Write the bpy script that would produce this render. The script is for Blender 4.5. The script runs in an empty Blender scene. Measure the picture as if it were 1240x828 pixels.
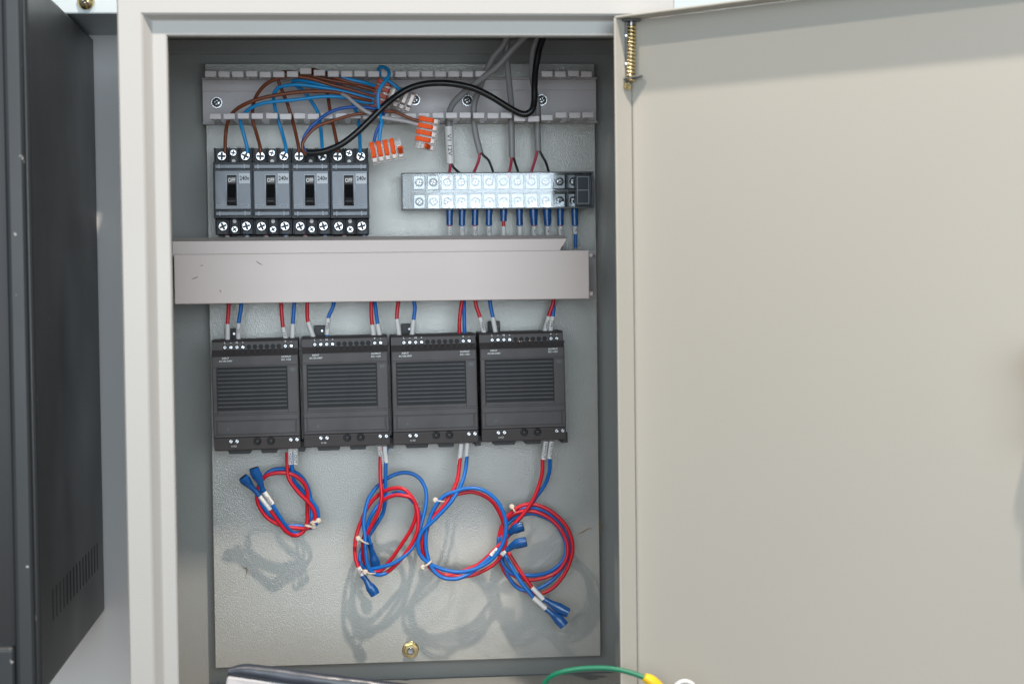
import bpy, math, random
from mathutils import Vector, Matrix
random.seed(7)
S = bpy.context.scene
COL = S.collection
# ------------------------------------------------------------------ camera (solved from the photograph)
CAM = Vector((-.0153, -1.3725, 0.0)); YAW, PIT, ROL, F = .0934, -.0330, -.0121, 2151.9
_f = Vector((math.sin(YAW)*math.cos(PIT), math.cos(YAW)*math.cos(PIT), math.sin(PIT)))
_r0 = Vector((math.cos(YAW), -math.sin(YAW), 0)); _u0 = _r0.cross(_f)
_r = math.cos(ROL)*_r0 + math.sin(ROL)*_u0; _u = -math.sin(ROL)*_r0 + math.cos(ROL)*_u0
def at(px, py, Y):
    """point of the plane at depth Y seen at a pixel of the photograph"""
    d = _f + _r*((px-620)/F) + _u*((414-py)/F)
    return CAM + d*((Y-CAM.y)/d.y)
PY = .2716                                   # front face of the mounting plate
def W(px, py, h): return at(px, py, PY-h)    # h = height off the plate
cam = bpy.data.objects.new('camera', bpy.data.cameras.new('camera')); COL.objects.link(cam)
M4 = Matrix((( _r.x, _u.x, -_f.x, CAM.x), (_r.y, _u.y, -_f.y, CAM.y), (_r.z, _u.z, -_f.z, CAM.z), (0,0,0,1)))
cam.matrix_world = M4
cam.data.sensor_width = 36; cam.data.lens = F/1240*36
cam.data.clip_start = .02; cam.data.clip_end = 50
cam.data.dof.use_dof = True; cam.data.dof.focus_distance = 1.60; cam.data.dof.aperture_fstop = 7.0
S.camera = cam
# ------------------------------------------------------------------ materials
def mat(name, col, rough=.5, metal=0, bump=None, var=None, spec=.5, coat=0, alpha=None, trans=0, ior=1.45, scuff=None):
    m = bpy.data.materials.new(name); m.use_nodes = True
    nt = m.node_tree; b = nt.nodes['Principled BSDF']; L = nt.links.new
    b.inputs['Base Color'].default_value = (*col, 1)
    b.inputs['Roughness'].default_value = rough; b.inputs['Metallic'].default_value = metal
    b.inputs['Specular IOR Level'].default_value = spec; b.inputs['IOR'].default_value = ior
    if coat: b.inputs['Coat Weight'].default_value = coat; b.inputs['Coat Roughness'].default_value = .08
    if trans: b.inputs['Transmission Weight'].default_value = trans
    if alpha is not None: b.inputs['Alpha'].default_value = alpha
    tc = nt.nodes.new('ShaderNodeTexCoord'); co = tc.outputs['Object']
    colout = None
    if var:
        sc, amt = var[:2]
        n = nt.nodes.new('ShaderNodeTexNoise'); n.inputs['Scale'].default_value = sc; n.inputs['Detail'].default_value = 6
        L(co, n.inputs['Vector'])
        if len(var) > 2:
            mp = nt.nodes.new('ShaderNodeMapping'); mp.inputs['Scale'].default_value = var[2]; L(co, mp.inputs['Vector']); L(mp.outputs[0], n.inputs['Vector'])
        mx = nt.nodes.new('ShaderNodeMix'); mx.data_type = 'RGBA'
        mx.inputs[6].default_value = (*[max(0, c*(1-amt)) for c in col], 1); mx.inputs[7].default_value = (*[min(1, c*(1+amt)) for c in col], 1)
        L(n.outputs['Fac'], mx.inputs[0]); colout = mx.outputs[2]
        mr = nt.nodes.new('ShaderNodeMapRange'); mr.inputs[1].default_value=.3; mr.inputs[2].default_value=.7
        mr.inputs[3].default_value = max(0, rough-.07); mr.inputs[4].default_value = rough+.07
        L(n.outputs['Fac'], mr.inputs[0]); L(mr.outputs[0], b.inputs['Roughness'])
    if scuff:
        sc, th, scol = scuff
        n = nt.nodes.new('ShaderNodeTexNoise'); n.inputs['Scale'].default_value = sc; n.inputs['Detail'].default_value = 3
        L(co, n.inputs['Vector'])
        mr = nt.nodes.new('ShaderNodeMapRange'); mr.inputs[1].default_value = th; mr.inputs[2].default_value = th+.05; L(n.outputs['Fac'], mr.inputs[0])
        mx = nt.nodes.new('ShaderNodeMix'); mx.data_type = 'RGBA'
        if colout: L(colout, mx.inputs[6])
        else: mx.inputs[6].default_value = (*col, 1)
        mx.inputs[7].default_value = (*scol, 1); L(mr.outputs[0], mx.inputs[0]); colout = mx.outputs[2]
    if colout: L(colout, b.inputs['Base Color'])
    if bump:
        sc, st, dist = bump
        n = nt.nodes.new('ShaderNodeTexNoise'); n.inputs['Scale'].default_value = sc; n.inputs['Detail'].default_value = 2
        L(co, n.inputs['Vector'])
        bp = nt.nodes.new('ShaderNodeBump'); bp.inputs['Strength'].default_value = st; bp.inputs['Distance'].default_value = dist
        L(n.outputs['Fac'], bp.inputs['Height']); L(bp.outputs[0], b.inputs['Normal'])
    return m
M = dict(
 paint=mat('cabinet_paint', (.385,.382,.368), .38, bump=(700,.25,.0004), var=(6,.03), scuff=(60,.78,(.45,.40,.32))),
 door=mat('door_paint', (.392,.38,.342), .42, bump=(260,.12,.0004), var=(4,.03), scuff=(75,.79,(.44,.38,.30))),
 plate=mat('plate_paint', (.36,.362,.338), .21, metal=.10, bump=(1100,.7,.00038), var=(9,.04), spec=.9, scuff=(55,.775,(.36,.33,.28))),
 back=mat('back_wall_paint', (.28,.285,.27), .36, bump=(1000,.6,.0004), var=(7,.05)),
 duct=mat('grey_duct_plastic', (.74,.64,.60), .42, bump=(60,.08,.0006), var=(14,.05,(.3,1,3)), scuff=(70,.77,(.30,.26,.23))),
 duct2=mat('grey_slotted_plastic', (.56,.53,.54), .34, bump=(200,.1,.0004), var=(30,.06)),
 psu=mat('dark_grey_plastic', (.072,.063,.063), .48, bump=(1500,.25,.0002), var=(40,.12)),
 psud=mat('black_grey_plastic', (.030,.030,.033), .5, bump=(1500,.2,.0002)),
 slat=mat('vent_slat_plastic', (.090,.092,.096), .40, var=(60,.25,(1,1,.3))),
 black=mat('black_plastic', (.007,.007,.008), .4),
 hole=mat('terminal_hole', (.008,.008,.009), .6),
 bface=mat('breaker_face', (.062,.082,.115), .20, var=(45,.5,(1,1,.3)), bump=(40,.4,.0014), spec=.6),  # blue-grey base paints in the window reflected by black plastic
 bbody=mat('breaker_body', (.008,.011,.017), .38, var=(70,.3), spec=.35),
 blabel=mat('breaker_label', (.36,.41,.48), .4),
 bplate=mat('rating_plate', (.55,.59,.64), .4),
 hblk=mat('dark_hinge_steel', (.06,.06,.06), .4, metal=.6),
 white=mat('white_print', (.80,.82,.82), .5),
 inkm=mat('black_print', (.02,.02,.025), .5),
 sleeve=mat('white_sleeve', (.72,.71,.70), .45, var=(200,.06)),
 red=mat('red_insulation', (.52,.008,.022), .33, var=(90,.1)),
 dred=mat('dull_red_insulation', (.42,.02,.06), .35),
 blue=mat('blue_insulation', (.002,.125,.46), .36, var=(90,.1)),
 dblue=mat('dark_blue_insulation', (.008,.085,.36), .35),
 lblue=mat('light_blue_insulation', (.01,.27,.62), .35, var=(90,.08)),
 brown=mat('brown_insulation', (.19,.052,.022), .36, var=(90,.12)),
 grey=mat('grey_sheath', (.27,.27,.275), .45, var=(50,.08)),
 greyw=mat('light_grey_insulation', (.42,.41,.42), .4),
 blk=mat('black_sheath', (.010,.011,.013), .30, var=(60,.2)),
 crimp=mat('blue_crimp_sleeve', (.004,.075,.26), .28, var=(120,.2), coat=.3),
 steel=mat('zinc_screw', (.50,.51,.53), .30, metal=1, var=(300,.35)),
 brass=mat('yellow_zinc', (.70,.56,.30), .25, metal=1, var=(200,.3)),
 copper=mat('bare_copper', (.75,.38,.2), .3, metal=1),
 clear=mat('clear_cover', (.93,.95,.96), .06),
 clearp=mat('clear_connector', (.55,.48,.46), .15, alpha=.26, spec=.8, bump=(300,.3,.0006), var=(260,.25)),
 clearinner=mat('connector_metal', (.40,.34,.31), .35, metal=.6, var=(400,.5)),
 orange=mat('orange_lever', (.95,.10,.003), .5, spec=.25),
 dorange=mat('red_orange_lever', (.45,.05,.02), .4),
 tbase=mat('terminal_base', (.055,.058,.064), .35),
 tcell=mat('terminal_cell', (.30,.31,.32), .35, metal=.5, var=(120,.3)),
 tie=mat('natural_nylon', (.62,.55,.46), .45),
 boxd=mat('dark_grey_cabinet', (.019,.022,.025), .36, bump=(900,.15,.0003), var=(5,.2), scuff=(90,.74,(.22,.22,.23))),
 boxf=mat('dark_grey_front', (.021,.025,.028), .42, bump=(900,.15,.0003), var=(5,.2), scuff=(110,.725,(.45,.45,.45))),
 wall=mat('white_wall', (.86,.87,.88), .6, var=(3,.03), bump=(90,.05,.001)),
 rail=mat('pale_blue_paint', (.46,.53,.56), .45, var=(8,.04)),
 film=mat('dark_film', (.035,.042,.058), .38, bump=(30,.8,.004), spec=.8, var=(20,.4)),
 paper=mat('white_wrap', (.40,.39,.40), .45, bump=(22,.7,.004), var=(10,.08)),
 green=mat('green_insulation', (.008,.16,.085), .35),
 yellow=mat('yellow_sleeve', (.80,.50,.01), .4),
 rust=mat('brown_mark', (.24,.14,.06), .6),
)
_nt=M['clear'].node_tree; _nt.nodes.clear()
_o=_nt.nodes.new('ShaderNodeOutputMaterial'); _mx=_nt.nodes.new('ShaderNodeMixShader'); _t=_nt.nodes.new('ShaderNodeBsdfTransparent'); _g=_nt.nodes.new('ShaderNodeBsdfGlossy')
_fr=_nt.nodes.new('ShaderNodeFresnel'); _fr.inputs[0].default_value=1.47; _t.inputs[0].default_value=(.95,.97,.98,1); _g.inputs['Roughness'].default_value=.07; _g.inputs[0].default_value=(1,1,1,1)
_n=_nt.nodes.new('ShaderNodeTexNoise'); _n.inputs['Scale'].default_value=30; _b=_nt.nodes.new('ShaderNodeBump'); _b.inputs['Strength'].default_value=.25; _b.inputs['Distance'].default_value=.0015
_tc=_nt.nodes.new('ShaderNodeTexCoord')
for _a,_c in ((_tc.outputs['Object'],_n.inputs['Vector']),(_n.outputs['Fac'],_b.inputs['Height']),(_b.outputs[0],_g.inputs['Normal']),(_fr.outputs[0],_mx.inputs[0]),(_t.outputs[0],_mx.inputs[1]),(_g.outputs[0],_mx.inputs[2]),(_mx.outputs[0],_o.inputs[0])): _nt.links.new(_a,_c)
# ------------------------------------------------------------------ mesh helpers
class MB:
    def __init__(s): s.v=[]; s.f=[]; s.sm=[]
    def add(s, vs, fs, smooth=False):
        n=len(s.v); s.v += [Vector(v) for v in vs]; s.f += [tuple(i+n for i in f) for f in fs]; s.sm += [smooth]*len(fs); return s
    def box(s, x0,x1,y0,y1,z0,z1, mx=None):
        vs=[Vector((x,y,z)) for x in (x0,x1) for y in (y0,y1) for z in (z0,z1)]
        if mx: vs=[mx@v for v in vs]
        return s.add(vs, [(0,1,3,2),(4,6,7,5),(0,4,5,1),(2,3,7,6),(0,2,6,4),(1,5,7,3)])
    def hexa(s, a, b):
        """8 corners: loop a (4) and loop b (4)"""
        return s.add(list(a)+list(b), [(0,1,2,3),(7,6,5,4),(0,4,5,1),(1,5,6,2),(2,6,7,3),(3,7,4,0)])
    def extr(s, prof, x0, x1):
        """profile of (y,z) extruded along x"""
        n=len(prof); vs=[(x0,y,z) for y,z in prof]+[(x1,y,z) for y,z in prof]
        fs=[(i,(i+1)%n,(i+1)%n+n,i+n) for i in range(n)]+[tuple(range(n))[::-1],tuple(range(n,2*n))]
        return s.add(vs, fs)
    def cyl(s, c, ax, r, h, n=16, r2=None, mx=None, cap=True):
        c=Vector(c); ax=Vector(ax).normalized(); a=ax.orthogonal().normalized(); b=ax.cross(a); r2=r if r2 is None else r2
        vs=[c+(a*math.cos(t)+b*math.sin(t))*r for t in [2*math.pi*i/n for i in range(n)]]+[c+ax*h+(a*math.cos(t)+b*math.sin(t))*r2 for t in [2*math.pi*i/n for i in range(n)]]
        if mx: vs=[mx@v for v in vs]
        s.add(vs, [(i,(i+1)%n,(i+1)%n+n,i+n) for i in range(n)], True)
        if cap: s.add(vs[:n],[tuple(range(n))[::-1]]); s.add(vs[n:],[tuple(range(n))])
        return s
    def lathe(s, c, ax, prof, n=16, mx=None):
        """prof = (radius, along axis)"""
        c=Vector(c); ax=Vector(ax).normalized(); a=ax.orthogonal().normalized(); b=ax.cross(a); vs=[]
        for r,h in prof: vs += [c+ax*h+(a*math.cos(2*math.pi*i/n)+b*math.sin(2*math.pi*i/n))*max(r,1e-6) for i in range(n)]
        if mx: vs=[mx@v for v in vs]
        fs=[(k*n+i,k*n+(i+1)%n,(k+1)*n+(i+1)%n,(k+1)*n+i) for k in range(len(prof)-1) for i in range(n)]
        s.add(vs, fs, True); s.add(vs[:n],[tuple(range(n))[::-1]]); s.add(vs[-n:],[tuple(range(n))]); return s
    def tube(s, pts, r, n=10, step=7, flat=None, cap=True):
        """tube through spline of pts; r a number or list; flat=(wide,thin) ellipse"""
        P=spline(pts, step) if step else [Vector(p) for p in pts]
        m=len(P); T=[(P[min(i+1,m-1)]-P[max(i-1,0)]).normalized() for i in range(m)]
        a=T[0].orthogonal().normalized(); vs=[]
        if abs(T[0].y)<.9: a=(Vector((0,1,0))-T[0]*T[0].y).normalized()
        for i in range(m):
            a=(a-T[i]*a.dot(T[i])).normalized(); b=T[i].cross(a)
            if isinstance(r,(list,tuple)):
                q=i/(m-1)*(len(r)-1); k=min(int(q),len(r)-2); rr=r[k]+(r[k+1]-r[k])*(q-k)
            else: rr=r
            ra,rb=(rr,rr) if not flat else (rr*flat[1],rr*flat[0])
            vs += [P[i]+a*math.cos(2*math.pi*j/n)*ra+b*math.sin(2*math.pi*j/n)*rb for j in range(n)]
        s.add(vs, [(k*n+i,k*n+(i+1)%n,(k+1)*n+(i+1)%n,(k+1)*n+i) for k in range(m-1) for i in range(n)], True)
        if cap: s.add(vs[:n],[tuple(range(n))[::-1]]); s.add(vs[-n:],[tuple(range(n))])
        return s
    def text(s, t, x, y, z, size, rot=0, mx=None, align='CENTER', bold=0, stretch=1):
        """raised lettering facing -y; x,z = centre; rot in degrees in the xz plane"""
        cu=bpy.data.curves.new('t','FONT'); cu.body=t; cu.size=size; cu.align_x=align; cu.align_y='CENTER'; cu.extrude=.00004; cu.resolution_u=2; cu.offset=bold
        o=bpy.data.objects.new('t',cu); COL.objects.link(o); dg=bpy.context.evaluated_depsgraph_get(); me=bpy.data.meshes.new_from_object(o.evaluated_get(dg))
        c,q=math.cos(math.radians(rot)),math.sin(math.radians(rot)); vs=[]
        for v in me.vertices:
            a,b=v.co.x*stretch,v.co.y; p=Vector((x+a*c-b*q, y-v.co.z, z+a*q+b*c)); vs.append(mx@p if mx else p)
        s.add(vs,[tuple(p.vertices) for p in me.polygons])
        bpy.data.objects.remove(o); bpy.data.curves.remove(cu); bpy.data.meshes.remove(me); return s
    def build(s, name, m, parent=None, bevel=0, seg=2, local=False):
        """verts are in world space unless local; stored relative to the parent"""
        off=Vector((0,0,0))
        if parent is not None and not local: off=parent_loc(parent)
        me=bpy.data.meshes.new(name)
        if parent is None:                       # origin at the middle of the base
            lo=Vector([min(v[i] for v in s.v) for i in range(3)]); hi=Vector([max(v[i] for v in s.v) for i in range(3)])
            off=Vector(((lo.x+hi.x)/2,(lo.y+hi.y)/2,lo.z))
        me.from_pydata([v-off for v in s.v],[],s.f); me.polygons.foreach_set('use_smooth', s.sm); me.materials.append(M[m]); me.update()
        o=bpy.data.objects.new(name,me); COL.objects.link(o)
        if parent is not None: o.parent=parent
        else: o.location=off
        if bevel:
            b=o.modifiers.new('bevel','BEVEL'); b.width=bevel; b.segments=seg; b.limit_method='ANGLE'; b.angle_limit=math.radians(35); b.harden_normals=False
        return o
def parent_loc(p):
    v=Vector((0,0,0))
    while p: v+=p.location; p=p.parent
    return v
def spline(pts, step=7):
    P=[Vector(p) for p in pts]; Q=[P[0]*2-P[1]]+P+[P[-1]*2-P[-2]]; out=[]
    for i in range(1,len(Q)-2):
        p0,p1,p2,p3=Q[i-1:i+3]
        for k in range(step):
            t=k/step; out.append(.5*((2*p1)+(p2-p0)*t+(2*p0-5*p1+4*p2-p3)*t*t+(3*p1-p0-3*p2+p3)*t**3))
    out.append(P[-1]); return out
def thing(name, loc, label, cat, group=None, rot=None):
    o=bpy.data.objects.new(name,None); COL.objects.link(o); o.location=loc; o.empty_display_size=.01
    if rot: o.rotation_euler=rot
    o['label']=label; o['category']=cat
    if group: o['group']=group
    return o
def tag(o,label,cat,group=None):
    o['label']=label; o['category']=cat
    if group: o['group']=group
    return o
def struct(o,kind='structure'): o['kind']=kind; return o
def copy_tree(o,parent=None):
    c=o.copy(); COL.objects.link(c); c.parent=parent
    for ch in list(o.children): copy_tree(ch,c)
    return c
def screw(mb, c, r, h=.0012, cross='ph', mx=None):
    """pan head facing -y without a cut recess"""
    mb.lathe(c,(0,-1,0),[(r,0),(r,h*.55),(r*.86,h*.9),(r*.45,h)],16,mx)
def slot(mb, c, r, ang, y, w=.28, both=True, mx=None):  # recess shade put into colour: dark bars lying on the head
    for a in ((ang,ang+90) if both else (ang,)):
        t=math.radians(a); d=Vector((math.cos(t),0,math.sin(t))); n=Vector((-math.sin(t),0,math.cos(t)))
        c=Vector(c); q=[c+d*r*.7*i+n*r*w*.5*j for i,j in ((-1,-1),(1,-1),(1,1),(-1,1))]
        A=[v+Vector((0,y,0)) for v in q]; B=[v+Vector((0,y+.0004,0)) for v in q]
        if mx: A=[mx@v for v in A]; B=[mx@v for v in B]
        y-= .00003
        mb.hexa(A,B)
# ------------------------------------------------------------------ the setting
WY=.345
mb=MB(); mb.box(-3,3,WY,WY+.1,-1.6,2.2); wall=struct(mb.build('wall','wall'))
# ------------------------------------------------------------------ enclosure
XL,XR,ZT,ZB=-.1475,.206,.1918,-.335         # opening in the lip
OXL=at(149,414,0).x; OXR=at(817,5,0).x; OZT,OZB=.231,-.378
BY=.290
enc=thing('electrical_enclosure',((OXL+OXR)/2,.1,OZB),'pale grey steel wall enclosure with its door swung open to the right','electrical cabinet')
t=.0015
mb=MB(); mb.box(OXL+.002,OXR-.002,BY,BY+.002,OZB+.002,OZT-.002)
mb.box(OXL+.01,OXR-.01,BY-.003,BY-.0002,at(450,66,BY).z,at(450,66,BY).z+.003)
mb.box(OXL+.003,OXR-.003,BY-.05,BY-.001,at(450,822,BY).z-.0015,at(450,822,BY).z)
mb.build('back_wall','back',enc)
for q_ in (OXL,OXR-t): mb=MB(); mb.box(q_,q_+t,.003,BY-.001,OZB+.003,OZT-.003); mb.build('side_wall','back',enc)
mb=MB(); mb.box(OXL+.002,OXR-.002,.003,BY-.001,OZT-.0045,OZT-.003); mb.build('roof','back',enc)
mb=MB(); mb.box(OXL+.002,OXR-.002,.003,BY-.001,OZB+.003,OZB+.0045); mb.build('floor_panel','back',enc)
# front frame: flange, step back, raised lip, inward return  (rings of a rectangle)
fl=.0275; 
def ring(dx,y): return [Vector((OXL+dx[0],y,OZT-dx[1])),Vector((OXR-dx[2],y,OZT-dx[1])),Vector((OXR-dx[2],y,OZB+dx[1])),Vector((OXL+dx[0],y,OZB+dx[1]))]
lipw=XL-OXL
b0=at(180,414,0).x-OXL; b1=at(190,414,.008).x-OXL
tb0=OZT-at(450,18.5,0).z; tb1=OZT-at(450,24.5,.008).z
R=[((0,0,0),.012),((0,0,0),.0015),((.0012,.0012,.0012),0),((b0-.0015,tb0-.0015,b0-.0015),0),((b0,tb0,b0),.001),((b1,tb1,b1),.0085),((b1+.001,tb1+.001,b1+.001),.0092),((lipw-.001,OZT-ZT-.001,OXR-XR-.001),.0092),((lipw,OZT-ZT,OXR-XR),.0102),((lipw,OZT-ZT,OXR-XR),.019),((lipw-.0015,OZT-ZT-.0015,OXR-XR-.0015),.019),((lipw-.0015,OZT-ZT-.0015,OXR-XR-.0015),.011)]
mb=MB(); vs=[]; 
for dx,y in R: vs+=ring(dx,y)
fs=[(k*4+i,k*4+(i+1)%4,(k+1)*4+(i+1)%4,(k+1)*4+i) for k in range(len(R)-1) for i in range(4)]
mb.add(vs,fs); fr=mb.build('front_frame','paint',enc)
# mounting plate
PL,PR,PB,PT=-.1391,.2188,-.3504,.203
mb=MB(); mb.box(PL,PR,PY,PY+.002,PB,PT); mb.box(PL,PL+.002,PY+.002,PY+.008,PB,PT); mb.box(PR-.002,PR,PY+.002,PY+.008,PB,PT)
mp=mb.build('mounting_plate','plate',enc,bevel=.0006)
def nut_at(px,py,r,par,name='plate_nut'):
    c=W(px,py,0); mb=MB(); mb.lathe(c+Vector((0,-.0002,0)),(0,-1,0),[(r*1.25,0),(r*1.25,.0010),(r*1.1,.0013)],24)
    a=[]; n=6
    pts=[c+Vector((math.cos(math.pi*i/3+.3)*r*.98,0,math.sin(math.pi*i/3+.3)*r*.98)) for i in range(6)]
    mb.add([p+Vector((0,-.0012,0)) for p in pts]+[p+Vector((0,-.0052,0)) for p in pts],[(i,(i+1)%6,(i+1)%6+6,i+6) for i in range(6)]+[tuple(range(6,12))])
    o=mb.build(name,'brass',par,bevel=.0003)
    mb=MB(); mb.lathe(c,(0,-1,0),[(r*.55,.004),(r*.55,.0075),(r*.4,.0082)],16); mb.build('stud','steel',par); return o
nut_at(497,786,.0062,mp)
# brown scratch marks on the plate
for pl in ([(294,687),(299,688),(298.5,693),(297,700)],[(700,646),(706,643.5),(712,640),(716,639.5)],[(726,632),(727.5,637),(727,642)]):
    mb=MB(); mb.tube([W(a,b,.0001) for a,b in pl],[.0003,.0006,.0004,.0002],6,4); mb.build('brown_scratch','rust',mp)
# hinge with its spring pin
hg=bpy.data.objects.new('hinge',None); COL.objects.link(hg); hg.parent=enc; hg.location=Vector((0,0,0))
def hx(px,py): return at(px,py,-.008)
mb=MB()
a=hx(757,24); b=hx(757,100)
for p,z in ((hx(762,26),0),(hx(764,95),-.002)):
    mb.box(p.x-.006,p.x+.008,-.016,.0,p.z-.0006,p.z+.0006,Matrix.Translation(p)@Matrix.Rotation(z*80,4,'Y')@Matrix.Translation(-p))
mb.box(hx(757,0).x-.0005,hx(757,0).x+.0012,-.010,0,b.z,a.z); mb.build('hinge_bracket','hblk',hg,bevel=.0002)
p0=hx(764.5,21); p1=hx(763,98)
mb=MB(); mb.cyl(p1,p0-p1,.0016,(p0-p1).length,12); mb.build('hinge_pin','steel',hg)
mb=MB(); pts=[]; q0=hx(764.5,30); q1=hx(763,98); NT=15
for i in range(NT*10+1):
    tt=i/(NT*10); c=q0.lerp(q1,tt); an=i/10*2*math.pi; pts.append(c+Vector((math.cos(an),math.sin(an),0))*.0030)
mb.tube(pts,.00125,6,0); mb.lathe(hx(759.5,105),(0,-1,0.2),[(.001,0),(.0034,.001),(.0034,.003),(.002,.0042)],12); mb.build('spring','brass',hg)
mb=MB()
for q in ((757.5,44),(757.5,78),(746,78)): mb.lathe(hx(*q)+Vector((0,-.002,0)),(0,-1,0),[(.0014,0),(.0014,.0006),(.0008,.001)],10)
mb.build('rivet','steel',hg)
# door : hinge line, opened 45 degrees toward the viewer
TH=math.radians(45); D=Vector((math.cos(TH),-math.sin(TH),0)); N=Vector((-math.sin(TH),-math.cos(TH),0)); Z=Vector((0,0,1))
J=at(767,300,-.003); J.z=0; LH,LT,DW=.021,.020,.56
zt=at(768,25.5,-.003).z; zb=-.38; T=.0016
dr=bpy.data.objects.new('door',None); COL.objects.link(dr); dr.parent=enc
def slab(mb,o,u,v,w):  # parallelepiped
    a=[o,o+u,o+u+v,o+v]; mb.hexa(a,[p+w for p in a])
mb=MB(); slab(mb,J+Z*zb,D*DW,Z*(zt-zb),-N*T)
slab(mb,J+Z*zb,-D*T,Z*(zt-zb),N*LH)                       # hinge return
slab(mb,J+Z*zb+D*DW,D*T,Z*(zt-zb),N*LH)
slab(mb,J+Z*zt-D*T,D*(DW+2*T),Z*T,N*LT)               # top return
slab(mb,J+Z*(zb-T),D*DW,Z*T,N*LT)
mb.build('door_panel','door',dr,bevel=.0005)
mb=MB(); c=at(1288,440,0); s=(c-CAM); n=N; tt=(J-CAM).dot(n)/s.dot(n); lc=CAM+s*tt
mb.lathe(lc,n,[(.016,0),(.016,.004),(.012,.006),(.012,.028),(.010,.030)],20)
slab(mb,lc+n*.024-D*.008-Z*.055,D*.016,Z*.07,n*.003); mb.build('door_shadow_caster','brass',dr,bevel=.0008)  # unseen object added for the soft shadow it casts on the door

# ------------------------------------------------------------------ upper slotted duct
H6=.058
def zx(px,py,h): p=W(px,py,h); return p
d_l=W(245.5,120,0).x; d_r=W(721.5,120,0).x; zt_=W(480,95.5,0).z; zb_=W(480,151,0).z
duct=thing('slotted_cable_duct',((d_l+d_r)/2,PY,zb_),'open grey slotted cable duct across the top with wires passing through it','cable duct')
mb=MB(); mb.box(d_l,d_r,PY-.0022,PY-.0004,zb_,zt_)
mb.box(d_l,d_r,PY-.0032,PY-.0022,zt_-.012,zt_-.0105)
duct_base=mb.build('duct_base','duct2',duct,bevel=.0003)
def comb(px0,px1,py,z,sgn,skip=(),bent={}):
    mb=MB(); mb.box(d_l,d_r,PY-.010,PY-.0022,min(z,z-sgn*.0016),max(z,z-sgn*.0016))
    x0=W(px0,py,H6).x; x1=W(px1,py,H6).x; n=round((x1-x0+.0018)/.0121); p=(x1-x0+.0018)/n
    for i in range(n):
        if i in skip: continue
        xa=x0+i*p+random.uniform(-.0003,.0003); w=p-.0018; cx=xa+w/2; a=bent.get(i,0)+random.uniform(-.008,.008)
        R_=Matrix.Translation((0,PY-.010,z))@Matrix.Rotation(a,4,'X')@Matrix.Rotation(random.uniform(-.01,.01),4,'Z' )@Matrix.Translation((0,-(PY-.010),-z)) if True else None
        R_=Matrix.Translation((cx,PY-.010,z))@Matrix.Rotation(a,4,'X')@Matrix.Translation((-cx,-(PY-.010),-z))
        s1=min(z,z-sgn*.0014); s2=max(z,z-sgn*.0014)
        ya=PY-.010; yb=PY-H6
        mb.hexa([R_@Vector(v) for v in ((cx-w*.42,ya,s1),(cx+w*.42,ya,s1),(cx+w*.30,ya-.006,s1),(cx-w*.30,ya-.006,s1))],[R_@Vector(v) for v in ((cx-w*.42,ya,s2),(cx+w*.42,ya,s2),(cx+w*.30,ya-.006,s2),(cx-w*.30,ya-.006,s2))])
        mb.box(cx-w*.30,cx+w*.30,yb+.004,ya-.006,s1,s2,R_)
        mb.box(xa,xa+w,yb,yb+.0045,min(z+sgn*.0001,z-sgn*.0052),max(z+sgn*.0001,z-sgn*.0052),R_)
    return mb.build('slotted_side','duct2',duct,bevel=.0006)
comb(248,717,85,zt_,1,skip=(21,22,23,24),bent={7:-.065,8:-.02})
comb(253.5,719,139,zb_,-1,bent={22:.05,23:.065,24:.045})
for px,py in ((262.5,124.5),(502,121),(566,122),(656,121.5)):
    c=W(px,py,.0024); mb=MB(); mb.lathe(c,(0,-1,0),[(.0056,0),(.0056,.0006),(.0052,.0009)],20); screw(mb,c+Vector((0,-.0008,0)),.0042,.002)
    o=mb.build('duct_screw','steel',duct); m2=MB(); slot(m2,c,.0042,30,-.0031,.3); m2.build('recess_shade','black',o,local=False)

# ------------------------------------------------------------------ middle trunking
LH_=.060; LY=PY-LH_
lx0=at(211,340,LY).x; lx1=at(713.5,330,LY).x; lzt=at(460,305.5,LY).z; lzb=at(460,365,LY).z
trk=thing('cable_trunking',((lx0+lx1)/2,PY,lzb),'wide grey lidded cable trunking running across the middle of the cabinet','cable trunking')
T2=.0016
mb=MB(); mb.box(lx0,lx1,LY,LY+T2,lzb,lzt); mb.box(lx0,lx1,LY+T2,LY+.010,lzt-T2,lzt); mb.box(lx0,lx1,LY+T2,LY+.010,lzb,lzb+T2); lid=mb.build('trunking_lid','duct',trk,bevel=.0008)
bx1=at(722.5,330,PY-.004).x
mb=MB(); mb.box(lx0+.004,bx1,PY-.0024,PY-.0006,lzb-.001,lzt+.001)
for zz,sg in ((lzt-.0022,-1),(lzb+.0022,1)):
    z0,z1=min(zz,zz+sg*.0015),max(zz,zz+sg*.0015)
    mb.box(lx0+.004,bx1-.003,PY-.016,PY-.0024,z0,z1)
    x=lx0+.005
    while x<bx1-.018:
        mb.box(x,x+.009,LY+.004,PY-.016,z0,z1); x+=.0125
mb.build('trunking_base','duct2',trk,bevel=.0003)
mb=MB()
for zz in (lzt-.0045,lzb+.0045):
    mb.tube([(lx0+.01,LY+.005,zz),(lx1+.0035,LY+.005,zz)],.0022,10,1)
mb.build('curled_lip','duct',trk)
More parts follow.
